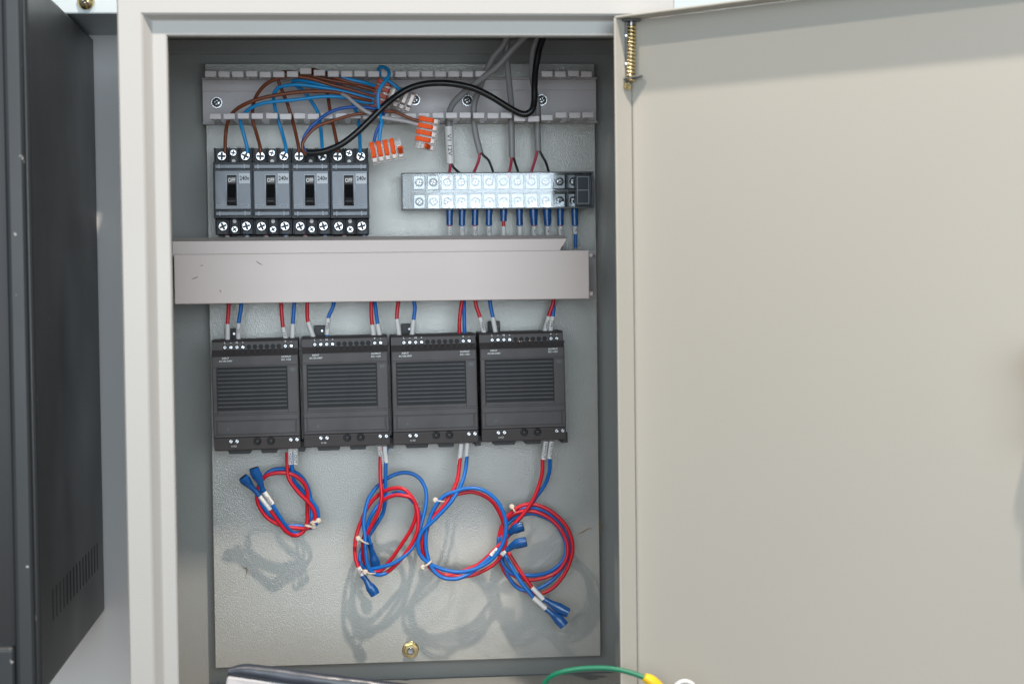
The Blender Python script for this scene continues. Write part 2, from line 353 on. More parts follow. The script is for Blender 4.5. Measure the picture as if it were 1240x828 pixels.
# the loose lid strip lying behind the upper edge of the trunking
sy=PY-.054
def sp(px,py,y=sy): return at(px,py,y)
mb=MB()
A=[sp(209,292.5),sp(686.5,289.2),sp(676,305.5),sp(209,311)]
mb.hexa([a for a in A],[a+Vector((0,.0018,0)) for a in A])
B=[sp(209,292.5),sp(686.5,289.2),at(684,284.6,sy+.013),at(209,288,sy+.013)]
mb.hexa(B,[a+Vector((0,.0018,-.0012)) for a in B])
_ms=mb; 
for pl in ([(232,338),(237,336.5),(240,335)],[(266,351),(268,354)],[(310,316),(314,319),(318,321)],[(243,322),(246,321)]):
    mb=MB(); mb.tube([at(a_,b_,LY-.0001) for a_,b_ in pl],[.0002,.0004,.0001],6,3); mb.build('smudge','rust',lid)
mb=_ms
st=mb.build('trunking_lid_strip','duct'); tag(st,'loose grey plastic lid strip with slanted right end, just above the trunking','duct lid')

# ------------------------------------------------------------------ circuit breakers
def make_breaker(label):
    k=.7370e-3*1.0
    # local frame: x right from body left, z up from body bottom of face(0), y negative toward viewer from plate
    r=thing('circuit_breaker',(0,0,0),label,'circuit breaker','circuit breakers in a row')
    Wd=.0342; Hf=.0475; D1=.060; D2=.044
    mb=MB(); mb.box(0,Wd,-D1+.003,-.002,-.001,Hf+.001); mb.box(.0005,Wd-.0005,-.030,-.002,-.0150,Hf+.0145)
    mb.box(.0004,Wd-.0004,-D2+.004,-.03,-.0148,-.001); mb.box(.0004,Wd-.0004,-D2+.004,-.03,Hf+.001,Hf+.0142)
    for zz0,zz1 in ((-.0150,-.001),(Hf+.001,Hf+.0144)):
        for xx in (.0002,.0112,.0132,.0208,.0228,Wd-.0014): mb.box(xx,xx+.0012,-D2-.002,-D2+.004,zz0,zz1)
    mb.build('body','bbody',r,bevel=.0004,local=True)
    mb=MB(); mb.box(.0013,Wd-.0013,-D1,-D1+.003,.0066,Hf-.0066)
    mb.box(.0016,Wd-.0016,-D1+.0006,-D1+.003,Hf-.0050,Hf-.0012); mb.box(.0016,Wd-.0016,-D1+.0006,-D1+.003,.0012,.0050)
    mb.build('face_plate','bface',r,bevel=.0005,local=True)
    mb=MB(); # raised switch surround + small frames
    def fr_(x0,x1,z0,z1,w,y=-D1-.0005):
        mb.box(x0,x1,y,-D1+.0002,z0,z0+w); mb.box(x0,x1,y,-D1+.0002,z1-w,z1); mb.box(x0,x0+w,y,-D1+.0002,z0+w,z1-w); mb.box(x1-w,x1,y,-D1+.0002,z0+w,z1-w)
    fr_(.0112,.0212,.0098,.0375,.0007); fr_(.0028,.0098,.0088,.0112,.0003); fr_(.0238,.0308,.0088,.0112,.0003)
    for xx in (.0050,.0270): mb.box(xx,xx+.0008,-D1-.0001,-D1+.001,.0012,.0050); mb.box(xx,xx+.0008,-D1-.0001,-D1+.001,Hf-.0050,Hf-.0012)
    mb.build('switch_surround','blabel',r,local=True)
    mb=MB(); mb.box(.0119,.0205,-D1-.0003,-D1+.001,.0105,.0368); mb.build('switch_window','hole',r,local=True)
    mb=MB(); mb.extr([(-D1-.0002,.0290),(-D1-.0030,.0245),(-D1-.0095,.0165),(-D1-.0105,.0130),(-D1-.0085,.0108),(-D1-.0002,.0105)],.0126,.0200)
    mb.box(.0118,.0208,-D1-.0030,-D1-.0005,.0100,.0114); mb.build('toggle','black',r,bevel=.0008,local=True)
    mb=MB(); mb.box(.0124,.0201,-D1-.0006,-D1-.0001,.0296,.0350); mb.build('off_plate','psu',r,local=True)
    mb=MB(); mb.text('OFF',.01625,-D1-.0007,.0322,.0050,bold=.00010,stretch=.74); mb.build('off_lettering','white',r,local=True)
    mb=MB(); mb.box(.0224,.0322,-D1-.0004,-D1+.0001,.0292,.0384); mb.build('rating_label','bplate',r,bevel=.0008,local=True)
    mb=MB(); mb.text('240v',.0273,-D1-.0006,.0338,.0054,bold=.00012,stretch=.80); mb.build('rating_lettering','inkm',r,local=True)
    # terminals
    for z,sg in ((Hf+.0072,1),(-.0076,-1)):
        for x,kind in ((.0068,0),(.0170,1),(.0275,0)):
            zz=z if kind==0 else z+sg*.0028
            mb=MB(); mb.lathe((x,-D2+.0038,zz),(0,-1,0),[(.0045 if kind==0 else .0032,0),(.0045 if kind==0 else .0032,.0018),(.0037 if kind==0 else .0026,.0028)],16)
            sc=mb.build('terminal_screw','steel',r,local=True)
            m2=MB(); slot(m2,(x,0,zz),.0047 if kind==0 else .0031,random.uniform(0,90),-D2+.0006,.40)
            m2.build('recess_shade','bbody',sc,local=True)
        mb=MB(); mb.cyl((.0170,-D2+.0036,z-sg*.0045),(0,-1,0),.0017,.0004,12); mb.build('indicator_dot','white',r,local=True)
    return r
zbr=at(280,263.2,PY-.060).z
ords=['first','second','third','fourth']
brk=make_breaker('black 240v circuit breaker switched off, leftmost of the four')
for i in range(4):
    o=brk if i==0 else copy_tree(brk)
    p=at(258.8+47.25*i,263.0,PY-.060); o.location=(p.x,PY,p.z)
    if i: o['label']=['','black 240v breaker switched off, second from the left beside the leftmost one','black 240v breaker behind the end of the black cable, third from left','black 240v breaker nearest the orange lever connectors, rightmost of four'][i]

# ------------------------------------------------------------------ terminal block
hb=.036
c00=W(487,254,hb); c11=W(718.5,208.5,hb)
tb=thing('terminal_block',((c00.x+c11.x)/2,PY,c00.z),'long black terminal block under a shiny clear plastic cover','terminal block')
x0,x1=c00.x,c11.x; z0=W(600,252.8,hb).z; z1=W(600,208.6,hb).z; ytop=PY-hb
mb=MB(); mb.box(x0+.001,x1-.001,PY-.012,PY-.0006,z0+.001,z1-.001)
mb.box(x1-.016,x1-.001,PY-.0285,PY-.012,z0+.002,z1-.002)
cols=[508+17.05*i for i in range(12)]
XC=[W(c,230,.026).x for c in cols]; zm=(z0+z1)/2
for c in XC+[XC[-1]+.0127]: mb.box(c-.0070,c-.0058,PY-.028,PY-.012,z0+.001,z1-.001)
mb.box(XC[0]-.0064,XC[-1]+.0064,PY-.026,PY-.012,zm-.0012,zm+.0012)
mb.build('block_base','tbase',tb,bevel=.0003)
mb=MB(); xe=x1-.0145
for a_,b_,c_,d_ in ((xe,xe+.0008,z0+.004,z1-.004),(x1-.0040,x1-.0032,z0+.004,z1-.004),(xe+.0008,x1-.0040,z0+.004,z0+.0048),(xe+.0008,x1-.0040,z1-.0048,z1-.004),(xe+.0008,x1-.0040,zm-.0004,zm+.0004)): mb.box(a_,b_,PY-.0304,PY-.0298,c_,d_)
mb.build('end_frame','tcell',tb)
for c in XC:
    for zz,ang in ((zm+.0085,20),(zm-.0090,60)):
        mb=MB(); mb.box(c-.0050,c+.0050,PY-.0205,PY-.012,zz-.0062,zz+.0062); te=mb.build('terminal_plate','tcell',tb,bevel=.0003)
        mb=MB(); screw(mb,(c,PY-.0204,zz),.0040,.0024); s_=mb.build('terminal_screw','steel',te)
        m2=MB(); slot(m2,(c,0,zz),.0040,random.uniform(0,90),PY-.0204-.0026,.28); m2.build('recess_shade','black',s_)
mb=MB(); w=.0014
mb.box(x0,x1,ytop,ytop+w,z0,z1); cv=mb.build('clear_cover','clear',tb,bevel=.0005)
mb=MB()
for zz in (z0,z1-w): mb.box(x0,x1,ytop+w+.0001,PY-.020,zz,zz+w)
mb.box(x0,x0+w,ytop+w+.0001,PY-.020,z0+w,z1-w); mb.box(x1-w,x1,ytop+w+.0001,PY-.020,z0+w,z1-w)
for zz in (z0-.0002,z1-.0008): mb.box(x0,x1,ytop-.0002,ytop+.0012,zz,zz+.0010)
mb.box(x0-.0002,x0+.0010,ytop-.0002,ytop+.0012,z0,z1); mb.box(x1-.0008,x1+.0002,ytop-.0002,ytop+.0012,z0,z1)
mb.build('cover_rim','tbase',tb)

for o_ in tb.children:                       # the cover sits a little deeper at its left end
    if o_.name.split('.')[0] in ('clear_cover','cover_rim'):
        for v_ in o_.data.vertices: v_.co.y += (x1-v_.co.x-parent_loc(tb).x)/(x1-x0)*.005
# ------------------------------------------------------------------ wires
def mark(pts,r,par,txt=None,size=.0030,name='marker_sleeve',fill='sleeve'):
    """white sleeve along a straight piece of wire, lettering running along it"""
    a,b=Vector(pts[0]),Vector(pts[-1]); mb=MB(); mb.tube([a,b],r,12,1); o=mb.build(name,fill,par)
    if txt:
        d=(b-a); mid=(a+b)/2; ang=math.degrees(math.atan2(d.z,d.x)); m2=MB()
        L=d.length
        m2.text(txt,mid.x,mid.y-r-.00012,mid.z,size,rot=ang,stretch=min(1.3,L*.85/(len(txt)*size*.58)),bold=.00003); m2.build('marker_lettering','inkm',o)
    return o
def wire(name,pts,r,m,label,cat,group=None,sleeve=None,txt=None,sr=None,extra=None):
    """pts (px,py,h). sleeve=(i,j) control points between which the white marker lies"""
    P=[W(*p) for p in pts]; o=thing(name,P[-1],label,cat,group)
    mb=MB(); mb.tube(P,r,10,7); mb.build('insulation',m,o)
    if sleeve: mark([P[sleeve[0]],P[sleeve[1]]],sr or r*1.22,o,txt)
    return o
RW=.0018
ht=.035
# pairs going down into the power supplies
G='wires going down into the power supplies'
tops=[
 ('red',[(276.7,360,.035),(277,372,.035),(275.6,392,.037),(275.6,413,ht)],1,'red wire with plain white sleeve, leftmost into the first power supply',None),
 ('blue',[(293,360,.035),(291.5,375,.035),(289,391,.037),(288.7,410,ht),(288.5,415,ht)],1,'blue wire with printed white sleeve beside the leftmost red wire','PS1-'),
 ('red',[(340,360,.035),(340.8,375,.036),(342.7,396,.036),(346.7,413,ht)],1,'red wire with white sleeve entering first power supply near its right end','1+'),
 ('blue',[(356.6,360,.035),(356,372,.036),(354.6,392,.036),(354,413,ht)],1,'blue wire with plain white sleeve at the right end of first power supply',None),
 ('red',[(373,360,.035),(372,372,.035),(373,389.5,.037),(379.5,408,ht),(380.5,412,ht)],1,'red wire with slanted white sleeve at the left of second power supply',None),
 ('blue',[(405.5,360,.035),(403,372,.036),(397.5,385,.036),(396,405,ht),(395.5,412,ht)],1,'curved blue wire with white sleeve into second power supply','PS2-'),
 ('red',[(450,358,.035),(449.5,375,.036),(450.6,393,.036),(453,411,ht)],1,'red wire with white sleeve at the right end of second power supply',None),
 ('blue',[(453,358,.032),(455,375,.034),(457.3,392,.036),(460.7,410,ht)],1,'blue wire hugging a red one at right end of second power supply',None),
 ('red',[(484,358,.035),(482,368,.035),(480.6,386,.036),(483.7,408,ht)],1,'red wire with white sleeve at the left of third power supply',None),
 ('blue',[(499,358,.035),(502.4,372,.035),(500.8,387,.036),(498.7,408,ht)],1,'bowed blue wire with white sleeve into third power supply',None),
 ('red',[(561,358,.035),(557.8,375,.036),(556.3,390,.036),(556.3,408,ht)],None,'bare red wire without sleeve at right end of third power supply',None),
 ('blue',[(561.5,358,.032),(562,375,.034),(562.3,390,.036),(562.6,408,ht)],None,'bare blue wire without sleeve at right end of third power supply',None),
 ('red',[(575,356,.035),(576.5,370,.035),(581.3,384,.036),(587,406,ht)],1,'red wire with printed sleeve at the left of fourth power supply','PS4+'),
 ('blue',[(592.5,356,.035),(594,370,.035),(596.8,384,.036),(600.6,405,ht)],1,'blue wire with white sleeve at the left of fourth power supply',None),
 ('red',[(670.6,354,.036),(669.5,368,.036),(664.5,383,.036),(659.5,402,ht),(658.5,406,ht)],1,'red wire with printed sleeve at the right end of fourth power supply','PS4+'),
 ('blue',[(670,354,.032),(670.5,368,.034),(669.5,383,.036),(666.5,402,ht),(666,406,ht)],1,'blue wire with printed sleeve crossing behind red at fourth power supply','PS4-')]
for m,pts,sl,lab,tx in tops:
    n=len(pts)
    s_=None if sl is None else ((2,3))
    wire(m+'_wire',pts,RW,m,lab,'wire',G,s_,tx)
# ten short wires under the terminal block
G='short wires crimped under the terminal block'
tx10=[544.5,559.6,575.4,592.3,610,629,646,662.5,678.6,696]
spec=[('red','V1+',-1),('blue','V1-',0),('red','V2+',0),('blue','V2-',0),('red',None,1),('blue',None,0),('red','V4+',0),('blue','V4-',0),('red','V5+',-1),('blue','V5-',0)]
lab10=['red wire in long blue crimp, leftmost under the clear terminal cover','blue wire with printed sleeve, second under the clear terminal cover','red wire with printed sleeve, third under the clear terminal cover','blue wire with printed sleeve, fourth under the clear terminal cover','red wire showing bright red between crimp and sleeve under the terminal cover','blue wire with blank grey sleeve and slanted crimp under the terminal cover','red wire ending in a broad open blue crimp under the terminal cover','blue wire ending in a broad open blue crimp under the terminal cover','red wire with printed sleeve just left of the long rightmost wire','long blue wire, rightmost under the terminal cover, running down past the strip']
for i,(x,(c,tx,q)) in enumerate(zip(tx10,spec)):
    sh=(random.uniform(-.8,.8)); x2=x+sh
    zz=254+.0
    ys=273 if i!=4 else 268
    P=[W(x,251,.022),W(x,262,.022),W(x2+.3,273,.022),W(x2+.6,283,.021),W(x2+.6,300,.020)]
    o=thing('crimped_wire',P[-1],lab10[i],'wire',G)
    mb=MB(); mb.tube(P,.00155,10,6); mb.build('insulation',c,o)
    mb=MB(); wd=1.25 if i in (6,7) else 1.0
    e=W(x2+.2,ys,.022); mb.tube([W(x,252,.022),W(x,256,.022),W(x+(x2-x)*.5,264,.022),e],[.0033*wd,.0033*wd,.0029*wd,.0031],12,4,flat=(1,.8)); cs=mb.build('crimp_sleeve','crimp',o)
    mb=MB(); mb.box(W(x,246,.022).x-.0030,W(x,246,.022).x+.0030,PY-.0228,PY-.0214,W(x,253,.022).z,W(x,244,.022).z); mb.build('fork_lug','steel',o)
    a,b=(W(x2+.3,ys+1,.022),W(x2+.6,285 if i<9 else 283,.021)) if i!=4 else (W(x2+.3,274,.022),W(x2+.6,292,.021))
    mark([a,b],.0022,o,tx,.0028)
# grey cables coming from the roof
G='grey two core cables from the roof to the terminal block'
RG=.0028
def cable(pts,red,black,label,sleeve=None,txt=None):
    P=[W(*p) for p in pts]; o=thing('grey_cable',P[-1],label,'cable',G)
    mb=MB(); mb.tube(P,RG,12,8); mb.build('sheath','grey',o)
    if sleeve: mark([W(*sleeve[0]),W(*sleeve[1])],.0040,o,txt,.0050)
    mb=MB(); mb.tube([W(*p) for p in red],.00125,8,6); mb.build('core','dred',o)
    mb=MB(); mb.tube([W(*p) for p in black],.00115,8,6); mb.build('core','blk',o)
cable([(660,18,.070),(636.5,44,.070),(621,59.6,.068),(601.7,81,.064),(582,96.5,.056),(562.6,111.7,.045),(548,127,.036),(543.3,142,.030),(543.5,153,.030),(545,196,.030)],
      [(545,192,.030),(545.3,201,.030),(544,211,.028),(543.5,217,.026)],[(546.5,192,.029),(548,201,.029),(553,206.5,.028),(557.5,211,.027),(559,217,.026)],
      'grey cable ending in a long white sleeve printed sideways',((542.8,153.5,.031),(545.3,198.5,.031)),'V1 12V')
cable([(625,20,.062),(610.4,53,.060),(597,70,.057),(586.5,92,.048),(580,109.6,.036),(574.6,125,.030),(573.5,144,.028),(576.7,166,.029),(581.7,185.5,.030)],
      [(581,182,.030),(580.5,190,.030),(578.5,198,.029),(573.5,210,.027),(572,216,.026)],[(582.5,182,.030),(585,188,.030),(592,195,.029),(597.5,210,.027),(598,216,.026)],
      'grey cable slanting right with its red and black cores spread wide apart')
cable([(613.7,15,.056),(613.7,44,.056),(613.7,72.6,.052),(616,96.5,.044),(619,127,.034),(619,144,.030),(619.6,168,.030),(620,191,.030)],
      [(619.5,186,.030),(619.5,194,.030),(618,203,.028),(616.5,210,.027),(616,216,.026)],[(621,186,.030),(622.5,193,.030),(625,201,.028),(628,210,.027),(628.5,216,.026)],
      'straight upright grey cable hanging beneath the cable crossing, left of the black cable')
cable([(656,20,.050),(650.6,46.5,.050),(645.5,62,.048),(644,90,.042),(648,112,.034),(651,130,.032),(651,144,.030),(651,162,.030),(651.7,183,.030)],
      [(651,179,.030),(650,186,.030),(647,197,.029),(643,210,.027),(642,216,.026)],[(652.5,179,.030),(655,186,.030),(661,197,.029),(665,210,.027),(666,216,.026)],
      'grey cable nearest the right end, coming down behind the black cable')
# black supply cable with its three cores
bp=[(665,20,.062),(658,44,.062),(652.5,62,.062),(648.7,84,.062),(647.2,105,.064),(647,122,.065),(644.5,133,.066),(638,138,.066),(630,137.5,.066),(617,131,.067),(595,117.5,.069),(573.5,107.2,.071),(551.7,102.2,.072),(534,100.8,.072),(516,101.8,.073),(498,106.3,.074),(481.4,115.5,.075),(465,128.5,.077),(449,144.5,.077),(434,159,.076),(416,173.2,.075),(398,181.8,.073),(384,185,.071),(372,185.3,.069)]
P=[W(*p) for p in bp]; bc=thing('black_cable',P[-1],'thick black cable looping from the roof across the wires to the breakers','cable')
mb=MB(); mb.tube(P,.0029,14,7); mb.build('sheath','blk',bc)
mb=MB(); mb.tube([W(*p) for p in [(373,185,.069),(368.6,182,.069),(366.5,174,.070),(370.4,162.4,.070),(381,149.7,.070),(398,137,.068),(416,131,.067),(434,130,.067),(452.5,131.5,.067),(463.5,136,.068),(462.5,146,.071),(456,159,.071),(452.8,172,.070)]],.0015,10,7); mb.build('core','dblue',bc)
mb=MB(); mb.tube([W(*p) for p in [(374,186,.069),(370,186.5,.070),(366.5,181,.072),(367,173,.072),(374,162.4,.072),(385,153,.072),(400,147.5,.071),(417,142,.069),(434,138,.068),(452.5,136.5,.067),(470.6,135,.068),(481.4,137,.070),(492,141.6,.071),(507,147,.071)]],.0014,10,7); mb.build('core','brown',bc)
# wires from the breakers up through the duct
G='brown and blue wires rising from the breakers through the duct'
hB=.042
bw=[
 ('brown',[(272.6,186,hB),(272.6,178,hB),(273.5,160.6,.040),(276,148,.045),(284,134.5,.050),(300,125,.054),(321.5,118,.056),(349,113.3,.058),(376,110.8,.059),(398,111.2,.059),(416,114,.058),(434,119,.056),(450,122.5,.052)],'brown wire rising from the left pole of the leftmost breaker'),
 ('brown',[(315,186,hB),(315,178,hB),(309.5,158,.036),(306.3,146,.036),(307.3,124,.040),(318,106,.046),(334,96,.050),(352,92.6,.052),(376,95.4,.054),(400,102.6,.054),(425,109,.053),(452,117,.050)],'brown wire from the second breaker arching high over the duct'),
 ('brown',[(362,186,hB),(361.5,178,hB),(356,153,.036),(348.7,128,.034),(341.5,110,.034),(337,97,.034),(340,89.5,.036),(350,87.5,.040),(367,90,.044),(400,97.5,.048),(425,102,.048),(454,110,.046)],'brown wire from the third breaker bending back at the duct top'),
 ('brown',[(409.5,186,hB),(408.5,176,hB),(402.6,148,.034),(399,130,.030),(396,112,.026),(388,97,.028),(378,88,.034),(376,85,.038),(384,86,.044),(400,92,.048),(425,100,.050),(455,106,.044)],'brown wire from the left pole of the rightmost breaker'),
 ('lblue',[(299.3,186,hB),(299,178,hB),(294.5,160.6,.042),(291.6,150,.044),(292,143,.047),(300,134,.051),(312.5,127,.054),(330.6,123.4,.056),(358,121,.058),(385,117.6,.059),(405,117,.059),(420,119,.056),(436,123,.052),(452,125,.050)],'light blue wire from the leftmost breaker lying lowest across the duct'),
 ('lblue',[(346.5,186,hB),(346,178,hB),(341.5,160.6,.036),(336,142.5,.036),(332.3,126,.040),(331.8,114,.046),(338,106.3,.050),(352,103.3,.053),(370,103.5,.055),(400,108,.055),(420,112,.054),(453,121,.050)],'light blue wire from the second breaker bending sharply over the duct'),
 ('lblue',[(391,186,hB),(390,178,hB),(388.5,157,.036),(385,137,.034),(377.7,124,.032),(368.6,111.7,.032),(358.5,104,.034),(354.5,99.5,.038),(362,97.5,.044),(380,100.5,.050),(400,104.5,.052),(425,109,.052),(453,115,.048)],'light blue wire from the third breaker hooking back inside the duct'),
 ('lblue',[(436.5,186,hB),(436,178,hB),(434.5,150,.032),(430,132,.028),(421,114,.026),(408,100,.028),(396,91.5,.034),(392,88.5,.040),(400,89.5,.046),(420,95.5,.050),(440,100,.050),(456,105,.044)],'light blue wire from the rightmost breaker passing along the top of the bundle'),
]
for m,pts,lab in bw: wire(('brown_wire' if m=='brown' else 'blue_wire'),pts,.00165,m,lab,'wire',G)
wire('blue_wire',[(459,174,.070),(459.5,168,.071),(460.6,157,.071),(462,148,.072),(459,133,.078),(457.8,120,.080),(459,110,.080),(464.5,101,.079),(470.5,93,.076),(470.8,87,.072),(467,82.5,.066),(461,81.6,.060),(458.5,86,.054),(463,92,.052),(471,98.5,.052),(478,104,.052),(486,110,.050)],.00165,'lblue','light blue wire looped over the duct edge and hanging into the lower lever connector','wire')
wire('grey_wire',[(408,112,.050),(414,114,.058),(421,118,.064),(430,125.5,.068),(443,135,.072),(458,141.3,.074),(479.6,145,.073),(493,147.5,.072),(506,151,.071)],.0017,'greyw','light grey wire sagging from the bundle into the orange lever connector','wire')
# lever connectors
def connector(p, ax, dn, dep, lab, lev='orange', out_lever=True, body='clearp', size=1.0):
    """p = mid of wire-entry edge; ax = along the width; dn = away from the wires; dep= toward the plate"""
    ax=Vector(ax).normalized(); dn=(Vector(dn)-ax*Vector(dn).dot(ax)).normalized(); nn=ax.cross(dn).normalized()
    if nn.y>0: nn=-nn                        # toward the viewer
    mx=Matrix(((ax.x,nn.x,dn.x,p.x),(ax.y,nn.y,dn.y,p.y),(ax.z,nn.z,dn.z,p.z),(0,0,0,1)))@Matrix.Scale(size,4)
    r=thing('lever_connector',p,lab,'wire connector','lever connectors joining the wires')
    wv=.0295; hh=.0190; th=.0080
    mb=MB()
    prof=[(0,.0005),(th*.80,0),(th,.0030),(th,.0150),(th*.55,hh),(0,hh)]
    def ex(x0,x1,pf): 
        n=len(pf); v=[mx@Vector((x0,y,z)) for y,z in pf]+[mx@Vector((x1,y,z)) for y,z in pf]
        mb.add(v,[(i,(i+1)%n,(i+1)%n+n,i+n) for i in range(n)]+[tuple(range(n))[::-1],tuple(range(n,2*n))])
    ex(-wv/2,wv/2,prof); mb.build('clear_body',body,r,bevel=.0006)
    mb=MB()
    for i in range(5):
        x=-wv/2+wv*(i+.5)/5; ex(x-.0021,x+.0021,[(.0012,.006),(.0048,.006),(.0048,.017),(.0012,.017)])
    mb.build('metal_clamp','clearinner',r,bevel=.0003)
    for i in range(5):
        x=-wv/2+wv*(i+.5)/5; mb=MB()
        if i==4 and out_lever:
            ex(x-.0020,x+.0020,[(th-.001,.0105),(th+.0130,.0080),(th+.0136,.0098),(th+.0020,.0142),(th-.001,.0138)])
        else:
            ex(x-.0020,x+.0020,[(th-.0014,-.0006),(th+.0008,-.0006),(th+.0013,.0020),(th+.0013,.0118),(th+.0002,.0134),(th-.0014,.0134)])
        mb.build('lever',lev,r,bevel=.0005)
    return r
def dirp(a,b,h): return W(b[0],b[1],h)-W(a[0],a[1],h)
connector(W(465.5,171,.064),dirp((446,175),(485,167.5),.06),dirp((446,175),(451.6,205),.06),0,'clear lever connector with upright orange levers hanging beside the rightmost breaker')
connector(W(504.5,160,.062),dirp((508,143),(502,177),.06),dirp((508,143),(536,150),.06),0,'clear lever connector lying sideways with grey and brown wires entering')
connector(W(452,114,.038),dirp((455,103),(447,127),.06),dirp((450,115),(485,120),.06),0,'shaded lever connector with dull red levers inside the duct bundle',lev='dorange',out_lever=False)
connector(W(486,108,.036),dirp((478,97),(500,106),.06),dirp((490,100),(478,127),.06),0,'dark lever connector half hidden behind the black cable',lev='clearinner',out_lever=False)
# short sleeved ends under the breakers
G='short wire ends under the breakers'
k=0
for i in range(4):
    for j,(dx,c) in enumerate(((17,'red'),(41,'blue'))):
        x=258.8+47.25*i+dx-.5; P=[W(x,276,.030),W(x,284,.030),W(x,297,.028)]
        o=thing('sleeved_wire',P[-1],'short %s wire end with white sleeve under the %s breaker'%(c,['leftmost','second','third','rightmost'][i]),'wire',G)
        mb=MB(); mb.tube(P,.0016,8,4); mb.build('insulation',c,o); mark([W(x,285,.030),W(x,296,.0285)],.002,o)

# ------------------------------------------------------------------ power supplies
def make_psu(label):
    r=thing('power_supply',(0,0,0),label,'power supply','DIN power supplies in a row')
    Wd=.0765; Hh=.0735; D=.050; Ds=.0425
    prof=[(-.004,.014),(-Ds+.003,.014),(-Ds,.012),(-Ds-.001,.0048),(-D+.0015,.0008),(-D,-.0006),(-D,-Hh+.001),(-D+.002,-Hh),(-Ds-.006,-Hh-.0005),(-Ds-.004,-Hh-.0105),(-Ds+.002,-Hh-.0118),(-.004,-Hh-.0118)]
    # y is negative toward viewer
    mb=MB(); mb.extr(prof,0,Wd)
    mb.box(.0005,Wd-.0005,-.004,-.001,-Hh-.010,.012)
    mb.build('housing','psu',r,bevel=.0007,local=True)
    # raised front field with a surround: four bars + the vent recess
    mb=MB(); y=-D-.0009
    mb.box(.0006,Wd-.0006,y,-D+.0002,-.0090,-.0006); mb.box(.0006,Wd-.0006,y,-D+.0002,-Hh+.0010,-Hh+.0030)
    mb.box(.0006,.0040,y,-D+.0002,-.0515,-.0100); mb.box(.0665,Wd-.0006,y,-D+.0002,-.0515,-.0100)
    mb.box(.0040,.0665,y,-D+.0002,-.0515,-.0488); mb.box(.0006,Wd-.0006,y,-D+.0002,-.0578,-.0530)
    mb.box(.0006,.0030,y,-D+.0002,-Hh+.0030,-.0578); mb.box(Wd-.0030,Wd-.0006,y,-D+.0002,-Hh+.0030,-.0578)
    mb.box(.0038,Wd-.0038,y+.0003,-D+.0002,-Hh+.0036,-.0585)
    mb.build('front_panel','psu',r,bevel=.0003,local=True)
    mb=MB(); mb.box(.0042,.0663,-D-.0002,-D+.0008,-.0486,-.0102); mb.build('vent_recess','hole',r,local=True)
    mb=MB(); n=10
    for i in range(n):
        z=-.0120-i*(.0358/n); mb.hexa([Vector((.0048,-D-.0001,z-.0026)),Vector((.0655,-D-.0001,z-.0026)),Vector((.0655,-D-.0001,z-.0010)),Vector((.0048,-D-.0001,z-.0010))],[Vector((.0048,-D-.0013,z-.0014)),Vector((.0655,-D-.0013,z-.0014)),Vector((.0655,-D-.0010,z-.0004)),Vector((.0048,-D-.0010,z-.0004))])
    mb.build('vent_grille','slat',r,bevel=.0001,local=True)
    mb=MB(); mb.box(.0690,.0735,y-.0001,y+.0004,-.0150,-.0120); mb.build('indicator_window','slat',r,local=True)
    mb=MB(); mb.cyl((.0128,y+.0002,-.0655),(0,-1,0),.0012,.0004,12); mb.build('indicator_lens','slat',r,local=True)
    # upper terminals
    ys=-Ds-.0012
    for i,x in enumerate([.0118+.00530*k for k in range(12)]):
        real=i<4 or i>9
        if i>9: x+=.0005
        mb=MB(); mb.cyl((x,ys+.0009,.0072),(0,-1,0),.0021,.0008,14); h_=mb.build('terminal_hole','hole',r,local=True)
        if real:
            mb=MB(); mb.lathe((x,ys+.0004,.0072),(0,-1,0),[(.0017,0),(.0017,.0005),(.0013,.0009)],12); s_=mb.build('terminal_screw','steel',h_,local=True)
            m2=MB(); slot(m2,(x,0,.0072),.0017,[40,95,130,70][i%4],ys-.0006,.30,both=(i%2==0)); m2.build('recess_shade','psud',s_,local=True)
    mb=MB()
    for k in range(13):
        x=.0095+.00530*k; mb.hexa([Vector((x,-D+.0022,.0014)),Vector((x+.0028,-D+.0022,.0014)),Vector((x+.0044,-Ds-.0012,.0050)),Vector((x+.0016,-Ds-.0012,.0050))],[Vector((x,-D+.0002,.0012)),Vector((x+.0028,-D+.0002,.0012)),Vector((x+.0044,-Ds-.0034,.0050)),Vector((x+.0016,-Ds-.0034,.0050))])
    mb.build('terminal_ribs','psu',r,local=True)
    mb=MB()
    for i,tx in enumerate(('L','~','N','+')): mb.text(tx,.0118+.0053*i,ys-.0001,.0112,.0026,bold=.00006)
    for i,tx in enumerate(('+','-')): mb.text(tx,.0653+.0053*i,ys-.0001,.0112,.0030,bold=.00008)
    mb.build('terminal_marks','white',r,local=True); yy=-D-.0010; mb=MB()
    mb.text('INPUT',.0125,yy,-.0022,.0022,bold=.00005); mb.text('AC100-240V',.0125,yy,-.0047,.0022,bold=.00005)
    mb.build('input_lettering','white',r,local=True); mb=MB()
    mb.text('OUTPUT',.0660,yy,-.0022,.0022,bold=.00005); mb.text('DC +12V',.0660,yy,-.0047,.0022,bold=.00005)
    mb.build('output_lettering','white',r,local=True); mb=MB()
    mb.text('L1-L2',.0175,-Ds-.0055,-Hh-.0072,.0020,bold=.00003)
    mb.build('lettering','white',r,local=True)
    # lower terminals
    yl=-Ds-.0062
    for x in (.0150,.0205,.0680,.0735): 
        mb=MB(); mb.lathe((x,yl+.0010,-Hh-.0028),(0,-1,0),[(.0019,0),(.0019,.0012),(.0014,.0018)],12); s_=mb.build('terminal_screw','steel',r,local=True)
        m2=MB(); slot(m2,(x,0,-Hh-.0028),.0018,50,yl-.0011,.3,both=False); m2.build('recess_shade','psud',s_,local=True)
